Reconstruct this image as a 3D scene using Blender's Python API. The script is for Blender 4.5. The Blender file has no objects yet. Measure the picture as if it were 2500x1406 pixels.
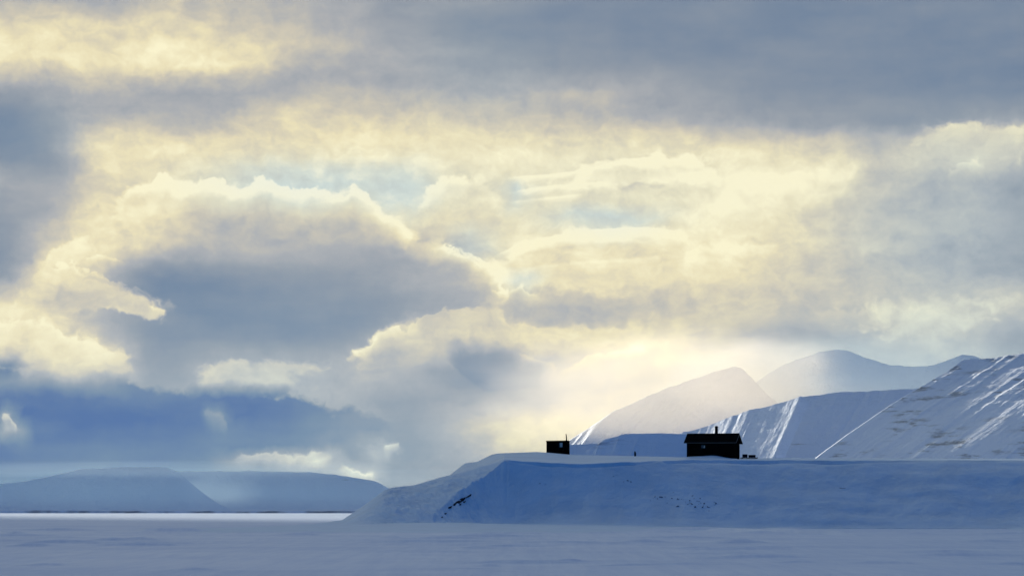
import bpy, bmesh, math, random
import numpy as np
from mathutils import Vector, Matrix, noise as mnoise

S = bpy.context.scene
COL = S.collection
R = math.radians
F = 8894.0            # focal length in photo pixels (2500 px wide frame)
HZ = 1249.0           # photo row of the true horizon
CAM_H = 2.4
SUN_AZ, SUN_EL = -33.0, 8.0      # degrees; azimuth from the view axis (+Y), negative = to the left
EXPO = 1.3
HAZE = True
REAR = (0.03, 0.20, 0.44)
SKY_STRENGTH = 0.1

# ------------------------------------------------------------------ helpers
def at(px, py, Y):
    """World point that stands at depth Y on the sight line of a photo pixel."""
    return Vector(((px - 1250.0) / F * Y, Y, CAM_H + (HZ - py) / F * Y))

def lin(c):
    out = []
    for v in c:
        v = v / 255.0
        out.append(v / 12.92 if v <= 0.04045 else ((v + 0.055) / 1.055) ** 2.4)
    return out

def tag(o, label=None, cat=None, group=None, kind=None):
    if label: o['label'] = label
    if cat: o['category'] = cat
    if group: o['group'] = group
    if kind: o['kind'] = kind
    return o

def empty(name, loc, rz=0.0):
    o = bpy.data.objects.new(name, None)
    o.location = loc
    o.rotation_euler = (0, 0, rz)
    COL.objects.link(o)
    return o

def mesh_obj(name, verts, faces, mat, parent=None, smooth=False):
    me = bpy.data.meshes.new(name)
    me.from_pydata([tuple(v) for v in verts], [], faces)
    me.update()
    if smooth:
        me.polygons.foreach_set('use_smooth', [True] * len(me.polygons))
    me.materials.append(mat)
    o = bpy.data.objects.new(name, me)
    COL.objects.link(o)
    if parent: o.parent = parent
    return o

def bm_obj(name, bm, mat, parent=None, smooth=False):
    me = bpy.data.meshes.new(name)
    bmesh.ops.recalc_face_normals(bm, faces=bm.faces[:])
    bm.to_mesh(me); bm.free()
    if smooth:
        me.polygons.foreach_set('use_smooth', [True] * len(me.polygons))
    me.materials.append(mat)
    o = bpy.data.objects.new(name, me)
    COL.objects.link(o)
    if parent: o.parent = parent
    return o

def grid_obj(name, P, mat, parent=None):
    """P: array (rows, cols, 3) -> smooth quad sheet."""
    nr, nc = P.shape[:2]
    idx = np.arange(nr * nc).reshape(nr, nc)
    f = np.stack([idx[:-1, :-1], idx[:-1, 1:], idx[1:, 1:], idx[1:, :-1]], -1).reshape(-1, 4)
    me = bpy.data.meshes.new(name)
    me.vertices.add(nr * nc)
    me.vertices.foreach_set('co', P.reshape(-1).astype(np.float32))
    me.loops.add(f.size)
    me.loops.foreach_set('vertex_index', f.reshape(-1).astype(np.int32))
    me.polygons.add(len(f))
    me.polygons.foreach_set('loop_start', np.arange(0, f.size, 4, dtype=np.int32))
    me.polygons.foreach_set('loop_total', np.full(len(f), 4, dtype=np.int32))
    me.polygons.foreach_set('use_smooth', np.ones(len(f), dtype=bool))
    me.update(calc_edges=True)
    me.validate()
    me.materials.append(mat)
    o = bpy.data.objects.new(name, me)
    COL.objects.link(o)
    if parent: o.parent = parent
    return o

def add_box(bm, lo, hi, M=None):
    vs = [bm.verts.new((x, y, z)) for z in (lo[2], hi[2]) for y in (lo[1], hi[1]) for x in (lo[0], hi[0])]
    for q in ((0, 2, 3, 1), (4, 5, 7, 6), (0, 1, 5, 4), (2, 6, 7, 3), (0, 4, 6, 2), (1, 3, 7, 5)):
        bm.faces.new([vs[i] for i in q])
    if M is not None:
        for v in vs: v.co = M @ v.co
    return vs

def add_tube(bm, p0, p1, r0, r1, n=14, cap=True):
    p0, p1 = Vector(p0), Vector(p1)
    q = (p1 - p0).to_track_quat('Z', 'Y')
    a, b = [], []
    for i in range(n):
        t = 2 * math.pi * i / n
        d = q @ Vector((math.cos(t), math.sin(t), 0))
        a.append(bm.verts.new(p0 + d * r0)); b.append(bm.verts.new(p1 + d * r1))
    for i in range(n):
        j = (i + 1) % n
        bm.faces.new((a[i], a[j], b[j], b[i]))
    if cap:
        bm.faces.new(a[::-1]); bm.faces.new(b)

# value-noise in numpy -------------------------------------------------
_rs = np.random.RandomState(11)
_tab = _rs.rand(256, 256)
def vnoise(x, y):
    x = np.asarray(x, float); y = np.asarray(y, float)
    xi = np.floor(x).astype(int); yi = np.floor(y).astype(int)
    fx = x - xi; fy = y - yi
    fx = fx * fx * fx * (fx * (fx * 6 - 15) + 10); fy = fy * fy * fy * (fy * (fy * 6 - 15) + 10)
    a = _tab[xi % 256, yi % 256]; b = _tab[(xi + 1) % 256, yi % 256]
    c = _tab[xi % 256, (yi + 1) % 256]; d = _tab[(xi + 1) % 256, (yi + 1) % 256]
    return (a * (1 - fx) + b * fx) * (1 - fy) + (c * (1 - fx) + d * fx) * fy
def fbm(x, y, octv=5, gain=0.5):
    s = 0; a = 1; tot = 0
    for o in range(octv):
        s = s + a * vnoise(x * 2 ** o + 17.3 * o, y * 2 ** o + 5.1 * o); tot += a; a *= gain
    return s / tot
def ridged(x, y, octv=4, gain=0.5):
    s = 0; a = 1; tot = 0
    for o in range(octv):
        s = s + a * (1 - np.abs(2 * vnoise(x * 2 ** o + 31.7 * o, y * 2 ** o + 9.4 * o) - 1)); tot += a; a *= gain
    return s / tot
def sstep(a, b, x):
    t = np.clip((x - a) / (b - a), 0, 1)
    return t * t * (3 - 2 * t)

# ------------------------------------------------------------------ node expression compiler
class E:
    """A float socket with arithmetic that writes Math nodes."""
    tree = None
    def __init__(self, sock): self.s = sock
    @staticmethod
    def math(op, a, b=None, c=None, clamp=False):
        n = E.tree.nodes.new('ShaderNodeMath'); n.operation = op; n.use_clamp = clamp
        for i, v in enumerate((a, b, c)):
            if v is None: continue
            if isinstance(v, E): E.tree.links.new(v.s, n.inputs[i])
            else: n.inputs[i].default_value = float(v)
        return E(n.outputs[0])
    def __add__(s, o): return E.math('ADD', s, o)
    __radd__ = __add__
    def __sub__(s, o): return E.math('SUBTRACT', s, o)
    def __rsub__(s, o): return E.math('SUBTRACT', o, s)
    def __mul__(s, o): return E.math('MULTIPLY', s, o)
    __rmul__ = __mul__
    def __truediv__(s, o): return E.math('DIVIDE', s, o)
    def clamp(s): return E.math('ADD', s, 0.0, clamp=True)
def e_smooth(a, b, x):
    n = E.tree.nodes.new('ShaderNodeMapRange'); n.interpolation_type = 'SMOOTHSTEP'
    for i, v in ((0, x), (1, a), (2, b)):
        if isinstance(v, E): E.tree.links.new(v.s, n.inputs[i])
        else: n.inputs[i].default_value = float(v)
    n.inputs[3].default_value = 0.0; n.inputs[4].default_value = 1.0
    return E(n.outputs[0])
def e_mix(a, b, f):
    return E.math('MULTIPLY_ADD', b - a, f, a)
def e_vec(x, y, z=0.0):
    n = E.tree.nodes.new('ShaderNodeCombineXYZ')
    for i, v in enumerate((x, y, z)):
        if isinstance(v, E): E.tree.links.new(v.s, n.inputs[i])
        else: n.inputs[i].default_value = float(v)
    return n.outputs[0]
def e_noise(vec, scale, detail=5.0, rough=0.5, color=False, dim='2D', dist=0.0):
    n = E.tree.nodes.new('ShaderNodeTexNoise'); n.noise_dimensions = dim
    E.tree.links.new(vec, n.inputs['Vector'])
    n.inputs['Scale'].default_value = scale; n.inputs['Detail'].default_value = detail
    n.inputs['Roughness'].default_value = rough; n.inputs['Distortion'].default_value = dist
    if color:
        sp = E.tree.nodes.new('ShaderNodeSeparateColor'); E.tree.links.new(n.outputs['Color'], sp.inputs[0])
        return E(sp.outputs[0]), E(sp.outputs[1]), E(sp.outputs[2])
    return E(n.outputs[0])
def e_ramp(fac, stops, interp='LINEAR'):
    n = E.tree.nodes.new('ShaderNodeValToRGB'); cr = n.color_ramp; cr.interpolation = interp
    while len(cr.elements) > 1: cr.elements.remove(cr.elements[-1])
    cr.elements[0].position = stops[0][0]; cr.elements[0].color = stops[0][1]
    for p, c in stops[1:]:
        el = cr.elements.new(p); el.color = c
    E.tree.links.new(fac.s, n.inputs[0])
    return n.outputs[0], E(n.outputs[1])
def c_mix(a, b, f, blend='MIX'):
    n = E.tree.nodes.new('ShaderNodeMix'); n.data_type = 'RGBA'; n.blend_type = blend
    if isinstance(f, E): E.tree.links.new(f.s, n.inputs[0])
    else: n.inputs[0].default_value = f
    for s, i in ((a, 6), (b, 7)):
        if isinstance(s, bpy.types.NodeSocket): E.tree.links.new(s, n.inputs[i])
        else: n.inputs[i].default_value = (*s[:3], 1.0)
    return n.outputs[2]

# ------------------------------------------------------------------ the sky: cloud fields over azimuth / elevation
# Cloud lightness (0 deep shade .. 1 sunlit) on a coarse lattice over the part of the sky in front.
LX = np.arange(0, 2501, 125.0)
LY = np.arange(0, 1201, 75.0)
LT = np.array([
 [.50,.53,.50,.62,.64,.60,.55,.47,.44,.41,.38,.34,.32,.27,.28,.28,.27,.27,.27,.26,.25],
 [.86,.80,.72,.78,.76,.67,.60,.54,.45,.40,.34,.31,.30,.28,.28,.28,.28,.27,.27,.26,.25],
 [.96,.94,.91,.93,.91,.80,.62,.54,.50,.44,.40,.36,.35,.34,.33,.32,.30,.30,.29,.27,.26],
 [.46,.56,.60,.54,.52,.54,.56,.60,.57,.56,.56,.57,.53,.44,.40,.37,.35,.33,.31,.29,.27],
 [.27,.47,.58,.60,.62,.72,.76,.77,.75,.73,.69,.67,.66,.60,.54,.46,.44,.40,.38,.44,.40],
 [.28,.40,.86,.87,.86,.82,.82,.92,.90,.90,.88,.87,.87,.91,.87,.86,.80,.66,.74,.77,.66],
 [.52,.50,.72,.80,.82,.84,.84,.84,.84,.80,.86,.92,.88,.88,.96,1.0,.90,.72,.62,.62,.48],
 [.38,.52,.86,.87,.74,.70,.70,.74,.88,.85,.82,.80,.76,.88,.97,.88,.76,.65,.60,.56,.47],
 [.34,.68,.86,.74,.60,.57,.56,.55,.54,.62,.90,.93,.92,.95,.90,.86,.76,.70,.62,.57,.48],
 [.34,.88,.60,.27,.30,.37,.41,.42,.48,.54,.90,.92,.90,.90,.80,.74,.70,.64,.58,.57,.48],
 [.86,.76,.50,.34,.27,.29,.31,.31,.42,.50,.62,.60,.62,.68,.72,.68,.66,.68,.74,.70,.68],
 [.90,.84,.68,.34,.32,.31,.31,.38,.72,.79,.80,.80,.78,.86,.72,.58,.48,.58,.70,.60,.42],
 [.58,.74,.80,.42,.48,.58,.52,.56,.55,.40,.34,.62,.70,.73,.70,.62,.60,.60,.60,.58,.56],
 [.03,.03,.05,.06,.04,.04,.14,.36,.45,.50,.50,.60,.65,.68,.67,.64,.62,.60,.60,.60,.60],
 [.02,.05,.08,.07,.07,.09,.16,.26,.36,.60,.86,.83,.74,.66,.65,.64,.62,.62,.62,.62,.62],
 [.12,.17,.17,.14,.18,.22,.30,.38,.44,.54,.74,.72,.68,.64,.64,.64,.62,.62,.62,.62,.62],
 [.20,.20,.20,.20,.24,.26,.30,.36,.42,.48,.56,.60,.62,.62,.62,.62,.62,.62,.62,.62,.62]])

GX = np.linspace(-60, 2560, 63)       # 63 columns -> two ramps of 32 stops that share a stop
GY = np.linspace(-60, 1272, 37)
XX, YY = np.meshgrid(GX, GY)

def bicubic(T, xs, ys, X, Y):
    fx = np.clip((X - xs[0]) / (xs[1] - xs[0]), 0, len(xs) - 1.0001)
    fy = np.clip((Y - ys[0]) / (ys[1] - ys[0]), 0, len(ys) - 1.0001)
    ix = np.floor(fx).astype(int); iy = np.floor(fy).astype(int)
    tx = fx - ix; ty = fy - iy
    def w(t):
        return [-.5 * t + t**2 - .5 * t**3, 1 - 2.5 * t**2 + 1.5 * t**3, .5 * t + 2 * t**2 - 1.5 * t**3, -.5 * t**2 + .5 * t**3]
    wx, wy = w(tx), w(ty); out = 0
    for j in range(4):
        for i in range(4):
            out = out + wy[j] * wx[i] * T[np.clip(iy + j - 1, 0, len(ys) - 1), np.clip(ix + i - 1, 0, len(xs) - 1)]
    return out

LTb = LT.copy()
LTb[13, :8] = [.55,.60,.58,.36,.52,.62,.55,.50]
LTb[14, :8] = [.55,.60,.58,.40,.52,.60,.52,.45]
Lb = np.clip(bicubic(LTb, LX, LY, XX, YY), 0, 1)

def poly_sd(poly, X, Y):
    """signed distance to a closed polygon, positive inside"""
    d = np.full(X.shape, 1e9); ins = np.zeros(X.shape, bool)
    n = len(poly)
    for i in range(n):
        x0, y0 = poly[i]; x1, y1 = poly[(i + 1) % n]
        ex, ey = x1 - x0, y1 - y0
        t = np.clip(((X - x0) * ex + (Y - y0) * ey) / (ex * ex + ey * ey + 1e-9), 0, 1)
        d = np.minimum(d, np.hypot(X - x0 - t * ex, Y - y0 - t * ey))
        c = ((y0 > Y) != (y1 > Y)) & (X < (x1 - x0) * (Y - y0) / (y1 - y0 + 1e-12) + x0)
        ins ^= c
    return np.where(ins, d, -d)

def line_d(pts, X, Y):
    d = np.full(X.shape, 1e9)
    for (x0, y0), (x1, y1) in zip(pts[:-1], pts[1:]):
        ex, ey = x1 - x0, y1 - y0
        t = np.clip(((X - x0) * ex + (Y - y0) * ey) / (ex * ex + ey * ey + 1e-9), 0, 1)
        d = np.minimum(d, np.hypot(X - x0 - t * ex, Y - y0 - t * ey))
    return d

# cool tint (1) where clear sky shows or grey-blue cloud stands; 0 = warm cream/lilac side
Hue = np.full(XX.shape, 0.22)
def tint(cx, cy, rx, ry, v, k=1.0):
    global Hue
    w = np.exp(-(((XX - cx) / rx) ** 2 + ((YY - cy) / ry) ** 2) ** 1.3) * k
    Hue = Hue * (1 - w) + v * w
tint(2350, 560, 330, 260, 0.85)
tint(2300, 880, 420, 120, 0.9)
tint(1500, 460, 520, 110, 0.45)
tint(760, 455, 300, 60, 1.0)
tint(980, 470, 70, 60, 1.0)
tint(1255, 470, 40, 28, 1.0)
tint(1480, 540, 150, 30, 1.0)
tint(1160, 595, 70, 40, 0.9)
tint(1270, 690, 60, 26, 0.9)
tint(400, 1130, 700, 200, 0.8)
tint(930, 1110, 160, 80, 0.9)
tint(1180, 150, 180, 140, 0.5)
tint(700, 800, 350, 110, 0.45)
tint(100, 340, 120, 80, 0.6)
tint(650, 930, 160, 60, 0.7)

# clouds that stand in front: an upper edge (crisp, sunlit) and a lower edge (soft), as polylines
Dens = np.zeros(XX.shape); Lf = Lb.copy()
base = lambda X, Y: np.clip(bicubic(LT, LX, LY, X, Y), 0, 1)
def front(top, bot, st, sb, L_edge, L_in, depth, gain=1.0, se=40, over=False):
    global Dens, Lf
    tx = [p[0] for p in top]; bx = [p[0] for p in bot]
    yt = np.interp(XX, tx, [p[1] for p in top]); yb = np.interp(XX, bx, [p[1] for p in bot])
    x0, x1 = min(tx[0], bx[0]), max(tx[-1], bx[-1])
    dt = YY - yt; db = yb - YY
    # true distance to the upper edge where it is steep
    ld = line_d(top, XX, YY)
    inside_x = (XX >= tx[0]) & (XX <= tx[-1])
    dt = np.where(inside_x, np.sign(dt) * np.minimum(np.abs(dt), ld), dt)
    de = np.minimum(XX - x0, x1 - XX)
    d = np.clip(0.5 + dt / (2 * st), 0, 1) * np.clip(0.5 + db / (2 * sb), 0, 1) * np.clip(0.5 + de / (2 * se), 0, 1) * gain
    L = L_in(XX, YY) if callable(L_in) else L_in
    l = L + (L_edge - L) * np.exp(-np.maximum(dt, 0) / depth)
    near = (dt > -70) & (db > -70) & (de > -70)
    if over:
        w = np.clip(d * 1.3, 0, 1); Lf = Lf * (1 - w) + l * w; Dens = np.maximum(Dens, d); return
    take = (d > Dens) | (near & (Dens < 0.02))
    Lf = np.where(take, l, Lf)
    Dens = np.maximum(Dens, d)
# the big bank in the middle
front([(270,480),(330,452),(400,448),(440,470),(500,447),(570,470),(625,450),(700,466),(780,470),(850,486),(885,474),(925,512),
       (965,545),(1010,580),(1080,600),(1140,622),(1195,660),(1225,700),(1245,745)],
      [(270,560),(500,640),(900,720),(1245,760)], 30, 70, 1.0, base, 22)
# trailing wisps at the left, over the dark bank
front([(130,690),(215,668),(270,692),(330,716),(385,738),(430,746),(448,770)], [(130,770),(250,768),(300,768),(350,785),(395,788),(448,790)],
      26, 26, 0.84, 0.68, 16, .82, 24)
front([(205,645),(240,628),(275,632),(302,655)], [(205,668),(302,676)], 24, 30, 0.74, 0.60, 12, .74, 24)
# cream band low in the middle
front([(840,890),(900,835),(960,790),(1080,766),(1200,776),(1320,792),(1560,800),(1640,830)],
      [(840,905),(930,908),(1010,893),(1070,870),(1200,850),(1310,880),(1360,905),(1420,880),(1500,862),(1640,850)], 36, 30, 0.84, base, 22)
# thin streaks and the lens cloud on the right of the middle
front([(1190,640),(1250,610),(1330,586),(1430,568),(1540,560),(1675,570)], [(1190,690),(1400,700),(1675,690)], 16, 70, 1.10, .84, 14)
front([(1220,437),(1380,427),(1480,402),(1620,386),(1760,386)], [(1220,444),(1400,452),(1600,446),(1760,430)], 16, 40, 1.02, base, 9)
front([(1225,472),(1340,456),(1490,450)], [(1225,486),(1340,476),(1490,474)], 16, 26, 0.98, .86, 9, .8)
front([(1005,500),(1050,457),(1120,438),(1180,455),(1225,510)], [(1005,540),(1225,560)], 34, 70, 0.92, base, 16)
# bright cloud at the right
front([(1960,790),(2080,760),(2200,748),(2340,742),(2560,744)], [(1960,800),(2120,818),(2200,832),(2300,828),(2400,802),(2560,786)], 60, 54, 0.80, 0.74, 30, .85, 90)
front([(2180,345),(2320,312),(2450,318),(2560,330)], [(2180,385),(2400,410),(2560,405)], 44, 60, 0.76, 0.72, 24, .9, 60)
# pale clouds over the blue at the left
front([(430,930),(520,890),(590,872),(690,882),(830,880),(855,890)], [(430,945),(560,962),(650,966),(760,920),(855,905)], 44, 26, 0.74, 0.66, 30, .92, 60)
# bright cloud bases at the far left
front([(-60,760),(40,760),(120,790),(200,830),(300,850),(345,880)], [(-60,890),(80,902),(200,914),(300,914),(345,895)], 60, 28, 0.84, base, 30, 1.0, 30)
# the deep blue bank under them
front([(-330,900),(100,908),(250,916),(360,946),(470,966),(560,963),(640,964),(720,970),(800,980),(900,992),(980,1000)],
      [(-330,1330),(980,1330)], 50, 60, 0.12, base, 14, 1.0, 260)
# small sunlit puffs low at the left
front([(545,1120),(640,1108),(740,1114),(790,1104),(825,1128)], [(545,1132),(700,1136),(825,1152)], 22, 26, 0.80, 0.66, 14, 1.0, 50, over=True)
front([(765,1122),(790,1106),(822,1130)], [(765,1132),(822,1150)], 14, 16, 1.0, 0.85, 12, .95, 14, over=True)
front([(825,1146),(870,1148),(918,1130),(924,1150)], [(825,1158),(870,1170),(924,1160)], 16, 16, 0.95, .8, 12, .95, 16, over=True)
front([(880,1092),(920,1078),(976,1078)], [(880,1100),(976,1100)], 18, 20, 0.82, 0.7, 12, .8, 24, over=True)
front([(8,1026),(36,1012),(64,1040)], [(8,1040),(40,1064),(64,1072)], 18, 20, 0.85, .75, 12, .95, 16, over=True)
front([(505,1012),(530,1004),(568,1036)], [(505,1024),(568,1058)], 24, 24, 0.42, .38, 14, .75, 24, over=True)
front([(462,690),(500,676)], [(462,706),(500,692)], 18, 18, 0.55, .5, 10, .75, 16)
# dark almond in the middle
front([(1060,845),(1150,850),(1250,866),(1310,884),(1362,914)], [(1060,858),(1130,912),(1180,944),(1230,954),(1300,942),(1362,918)], 26, 34, 0.40, 0.30, 22, 1.0, 34)

# (points, brightness, depth below the edge, softness of the edge, raggedness) in photo pixels
CURVES = [
 ([(300,456),(350,450),(400,448),(440,471),(500,447),(570,470),(625,448),(700,466),(780,470),(842,486),(885,474),(925,513),(965,547),(1010,578)], .24, 16, 10, 40),
 ([(1070,600),(1140,620),(1180,640),(1200,670),(1216,705),(1240,745)], .30, 12, 10, 46),
 ([(1190,640),(1250,608),(1330,586),(1430,568),(1540,560),(1600,562),(1680,576)], .30, 9, 5, 3),
 ([(1200,650),(1280,622),(1380,604),(1500,596),(1590,600)], -.07, 12, 8, 3),
 ([(1250,668),(1340,650),(1450,640),(1560,634),(1640,620)], .09, 8, 8, 3),
 ([(1222,437),(1300,433),(1380,426),(1450,412),(1520,398),(1640,382)], .24, 7, 5, 2),
 ([(1228,476),(1300,464),(1380,455),(1500,448)], .17, 7, 6, 3),
 ([(1235,496),(1340,486),(1430,476)], .14, 7, 6, 3),
 ([(1500,470),(1560,456),(1600,455),(1640,462)], -.16, 10, 8, 8),
 ([(1690,575),(1740,510),(1800,470),(1880,440),(1980,424),(2120,414)], .12, 34, 26, 10),
 ([(1640,660),(1720,615),(1800,600),(1900,612)], .12, 22, 14, 12),
 ([(1370,912),(1410,892),(1450,872),(1500,862),(1560,850),(1590,852)], .24, 11, 8, 24),
 ([(1270,858),(1300,868),(1340,890),(1375,912)], .16, -1, 8, 20),
 ([(1180,712),(1240,716),(1265,700),(1300,718),(1340,702)], .20, 10, 8, 26),
 ([(110,660),(160,650),(215,668),(262,690),(310,706),(350,720),(400,740),(440,756)], .20, 11, 9, 44),
 ([(360,745),(400,735),(430,742),(445,770)], .22, 9, 8, 30),
 ([(200,650),(240,630),(275,632),(304,662)], .15, 10, 8, 30),
 ([(838,890),(870,868),(915,825),(950,792),(980,800),(1040,772),(1090,765),(1200,776)], .17, 14, 10, 44),
 ([(-40,812),(40,790),(110,800),(170,830),(240,850),(320,868)], .12, 16, 12, 50),
 ([(80,700),(110,650),(160,610),(230,590)], .14, 24, 16, 40),
 ([(560,1118),(640,1109),(735,1113),(770,1108),(795,1104),(818,1126)], .30, 9, 7, 20),
 ([(838,1150),(862,1146),(890,1158),(920,1146)], .40, 8, 7, 12),
 ([(930,1092),(950,1082),(980,1078)], .34, 7, 6, 10),
 ([(10,1024),(28,1016),(44,1030),(60,1052)], .40, 10, 8, 14),
 ([(505,1012),(525,1006),(545,1022),(562,1044)], .16, 12, 10, 12),
 ([(1960,784),(2080,758),(2200,745),(2350,742),(2540,742)], .08, 26, 16, 40),
 ([(2200,350),(2260,325),(2320,311),(2400,312),(2500,326)], .08, 24, 14, 30),
 ([(2300,440),(2330,420),(2370,408),(2400,404)], .14, 14, 10, 24),
 ([(1010,505),(1040,465),(1090,443),(1150,440)], .14, 20, 12, 40),
]
CURVES = [(p, a, w if w > 0 else 10, s_, r) for p, a, w, s_, r in CURVES]
def build_world():
    w = bpy.data.worlds.new('World'); S.world = w; w.use_nodes = True
    t = w.node_tree; t.nodes.clear(); E.tree = t
    tc = t.nodes.new('ShaderNodeTexCoord')
    sp = t.nodes.new('ShaderNodeSeparateXYZ'); t.links.new(tc.outputs['Generated'], sp.inputs[0])
    dx, dy, dz = E(sp.outputs[0]), E(sp.outputs[1]), E(sp.outputs[2])
    az = E.math('ARCTAN2', dx, dy)
    el = E.math('ARCSINE', dz)
    xs = az * F + 1250.0
    ys = HZ - el * F
    # churn of the air: displace the lookup with turbulence
    p = e_vec(xs * 0.01, ys * 0.01)
    wr, wg, wb = e_noise(p, 0.55, 3.0, 0.5, color=True)
    wr2, wg2, wb2 = e_noise(p, 2.3, 4.0, 0.55, color=True)
    x2 = xs + (wr - 0.5) * 70.0 + (wr2 - 0.5) * 34.0
    y2 = ys + (wg - 0.5) * 46.0 + (wg2 - 0.5) * 26.0
    y3 = ys + (wg - 0.5) * 46.0 + (wg2 - 0.5) * 26.0
    gx = ((x2 - float(GX[0])) / float(GX[1] - GX[0]))
    gy = ((y2 - float(GY[0])) / float(GY[1] - GY[0]))
    fa = (gx / 31.0).clamp()
    fb = ((gx - 31.0) / 31.0).clamp()
    half = E.math('GREATER_THAN', gx, 31.0)
    accC = accA = None
    for k in range(len(GY)):
        g = bpy.data.node_groups.new('cloud_row', 'ShaderNodeTree')
        for nm in ('fa', 'fb', 'half'): g.interface.new_socket(nm, in_out='INPUT', socket_type='NodeSocketFloat')
        g.interface.new_socket('c', in_out='OUTPUT', socket_type='NodeSocketColor'); g.interface.new_socket('a', in_out='OUTPUT', socket_type='NodeSocketFloat')
        E.tree = g
        gi = g.nodes.new('NodeGroupInput'); go = g.nodes.new('NodeGroupOutput')
        def stops(c0):
            return [(i / 31.0, (float(Lb[k, c0 + i]), float(Lf[k, c0 + i]), float(Hue[k, c0 + i]), float(Dens[k, c0 + i]))) for i in range(32)]
        ca, aa = e_ramp(E(gi.outputs[0]), stops(0)); cb, ab = e_ramp(E(gi.outputs[1]), stops(31))
        c = c_mix(ca, cb, E(gi.outputs[2])); a = e_mix(aa, ab, E(gi.outputs[2]))
        g.links.new(c, go.inputs[0]); g.links.new(a.s, go.inputs[1])
        E.tree = t
        gn = t.nodes.new('ShaderNodeGroup'); gn.node_tree = g
        for i, v_ in enumerate((fa, fb, half)): t.links.new(v_.s, gn.inputs[i])
        c, a = gn.outputs[0], E(gn.outputs[1])
        if accC is None: accC, accA = c, a
        else:
            f = E.math('SUBTRACT', gy, float(k - 1), clamp=True)
            accC = c_mix(accC, c, f); accA = e_mix(accA, a, f)
    s3 = t.nodes.new('ShaderNodeSeparateColor'); t.links.new(accC, s3.inputs[0])
    lb, lf, hue = E(s3.outputs[0]), E(s3.outputs[1]), E(s3.outputs[2])
    dens = accA
    pw = e_vec(x2 * 0.0075, y2 * 0.0125)
    n1 = e_noise(pw, 1.6, 8.0, 0.56)
    n2 = e_noise(e_vec(x2 * 0.02, y2 * 0.028), 1.0, 6.0, 0.55)
    n3 = e_noise(e_vec(xs * 0.003, ys * 0.012), 1.0, 6.0, 0.5)
    n4 = e_noise(e_vec(x2 * 0.05, y2 * 0.062), 1.0, 5.0, 0.6)
    nn = (n1 - 0.5) * 0.66 + (n2 - 0.5) * 0.40 + (n4 - 0.5) * 0.22
    m = e_smooth(0.40, 0.60, dens + nn * 0.62)
    L = e_mix(lb, lf, m)
    amp = e_smooth(0.30, 0.85, L) * 0.38 + 0.09
    L = L + (nn * amp) + (n3 - 0.5) * 0.20
    # a thin sunlit lining where a cloud edge is still dense
    rim = e_smooth(0.30, 0.46, dens + nn * 0.60) * (1.0 - e_smooth(0.46, 0.75, dens + nn * 0.60))
    L = L + rim * e_smooth(0.78, 1.0, lf) * 0.12
    # sunlit edges and drawn-out streaks, each along a curve of its own
    wob = (n2 - 0.5) * 1.0 + (n4 - 0.5) * 0.7
    def curve_group(pts, amp, width, sharp):
        g = bpy.data.node_groups.new('cloud_edge', 'ShaderNodeTree')
        for nm in ('x', 'y', 'w'): g.interface.new_socket(nm, in_out='INPUT', socket_type='NodeSocketFloat')
        g.interface.new_socket('v', in_out='OUTPUT', socket_type='NodeSocketFloat')
        E.tree = g
        gi = g.nodes.new('NodeGroupInput'); go = g.nodes.new('NodeGroupOutput')
        X_, Y_, W_ = E(gi.outputs[0]), E(gi.outputs[1]), E(gi.outputs[2])
        x0, x1 = pts[0][0], pts[-1][0]; ya = [p_[1] for p_ in pts]; y0, y1 = min(ya) - 1, max(ya) + 1
        tt = ((X_ - x0) / float(x1 - x0)).clamp()
        fc = g.nodes.new('ShaderNodeFloatCurve'); cv = fc.mapping.curves[0]
        while len(cv.points) > 2: cv.points.remove(cv.points[1])
        P_ = [((p_[0] - x0) / (x1 - x0), (p_[1] - y0) / (y1 - y0)) for p_ in pts]
        cv.points[0].location = P_[0]; cv.points[1].location = P_[-1]
        for q_ in P_[1:-1]: cv.points.new(*q_)
        fc.mapping.update()
        g.links.new(tt.s, fc.inputs['Value'])
        yc = E(fc.outputs[0]) * float(y1 - y0) + float(y0)
        d = Y_ - yc + W_
        up = e_smooth(-sharp, sharp * 0.4, d)
        dn = E.math('POWER', 2.718, E.math('MAXIMUM', d, 0.0) * (-1.0 / width))
        fade = e_smooth(0.0, 0.16, tt) * e_smooth(1.0, 0.84, tt)
        g.links.new((up * dn * fade * amp).s, go.inputs[0])
        E.tree = t
        return g
    for pts, amp, width, sharp, wamp in CURVES:
        gn = t.nodes.new('ShaderNodeGroup'); gn.node_tree = curve_group(pts, amp, width, sharp)
        t.links.new(x2.s if wamp > 3 else xs.s, gn.inputs[0]); t.links.new(y3.s if wamp > 3 else ys.s, gn.inputs[1])
        t.links.new((wob * float(wamp)).s, gn.inputs[2])
        L = L + E(gn.outputs[0])
    # beyond the part of the sky laid out above: high overcast that thins to clear sky behind
    win = e_smooth(0.60, 0.24, E.math('ABSOLUTE', az)) * e_smooth(0.42, 0.18, el)
    nb = e_noise(tc.outputs['Generated'], 3.0, 5.0, 0.55, dim='3D')
    fwd = dy * 0.85 - dx * 0.35
    L_out = 0.32 + 0.34 * e_smooth(-0.2, 0.9, fwd) + (nb - 0.5) * 0.5 - e_smooth(0.2, 0.9, dz) * 0.06
    L = e_mix(L_out, L, win).clamp()
    hue = e_mix(hue * 0.0 + 1.0, hue, win)
    warm = e_ramp(L, [(p_, (*lin(c_), 1)) for p_, c_ in (
        (0.0, (44,82,146)), (.2, (107,124,150)), (.4, (141,148,160)), (.55, (171,170,172)), (.7, (207,195,172)), (.85, (242,224,174)), (1.0, (255,244,200)))])[0]
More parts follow.
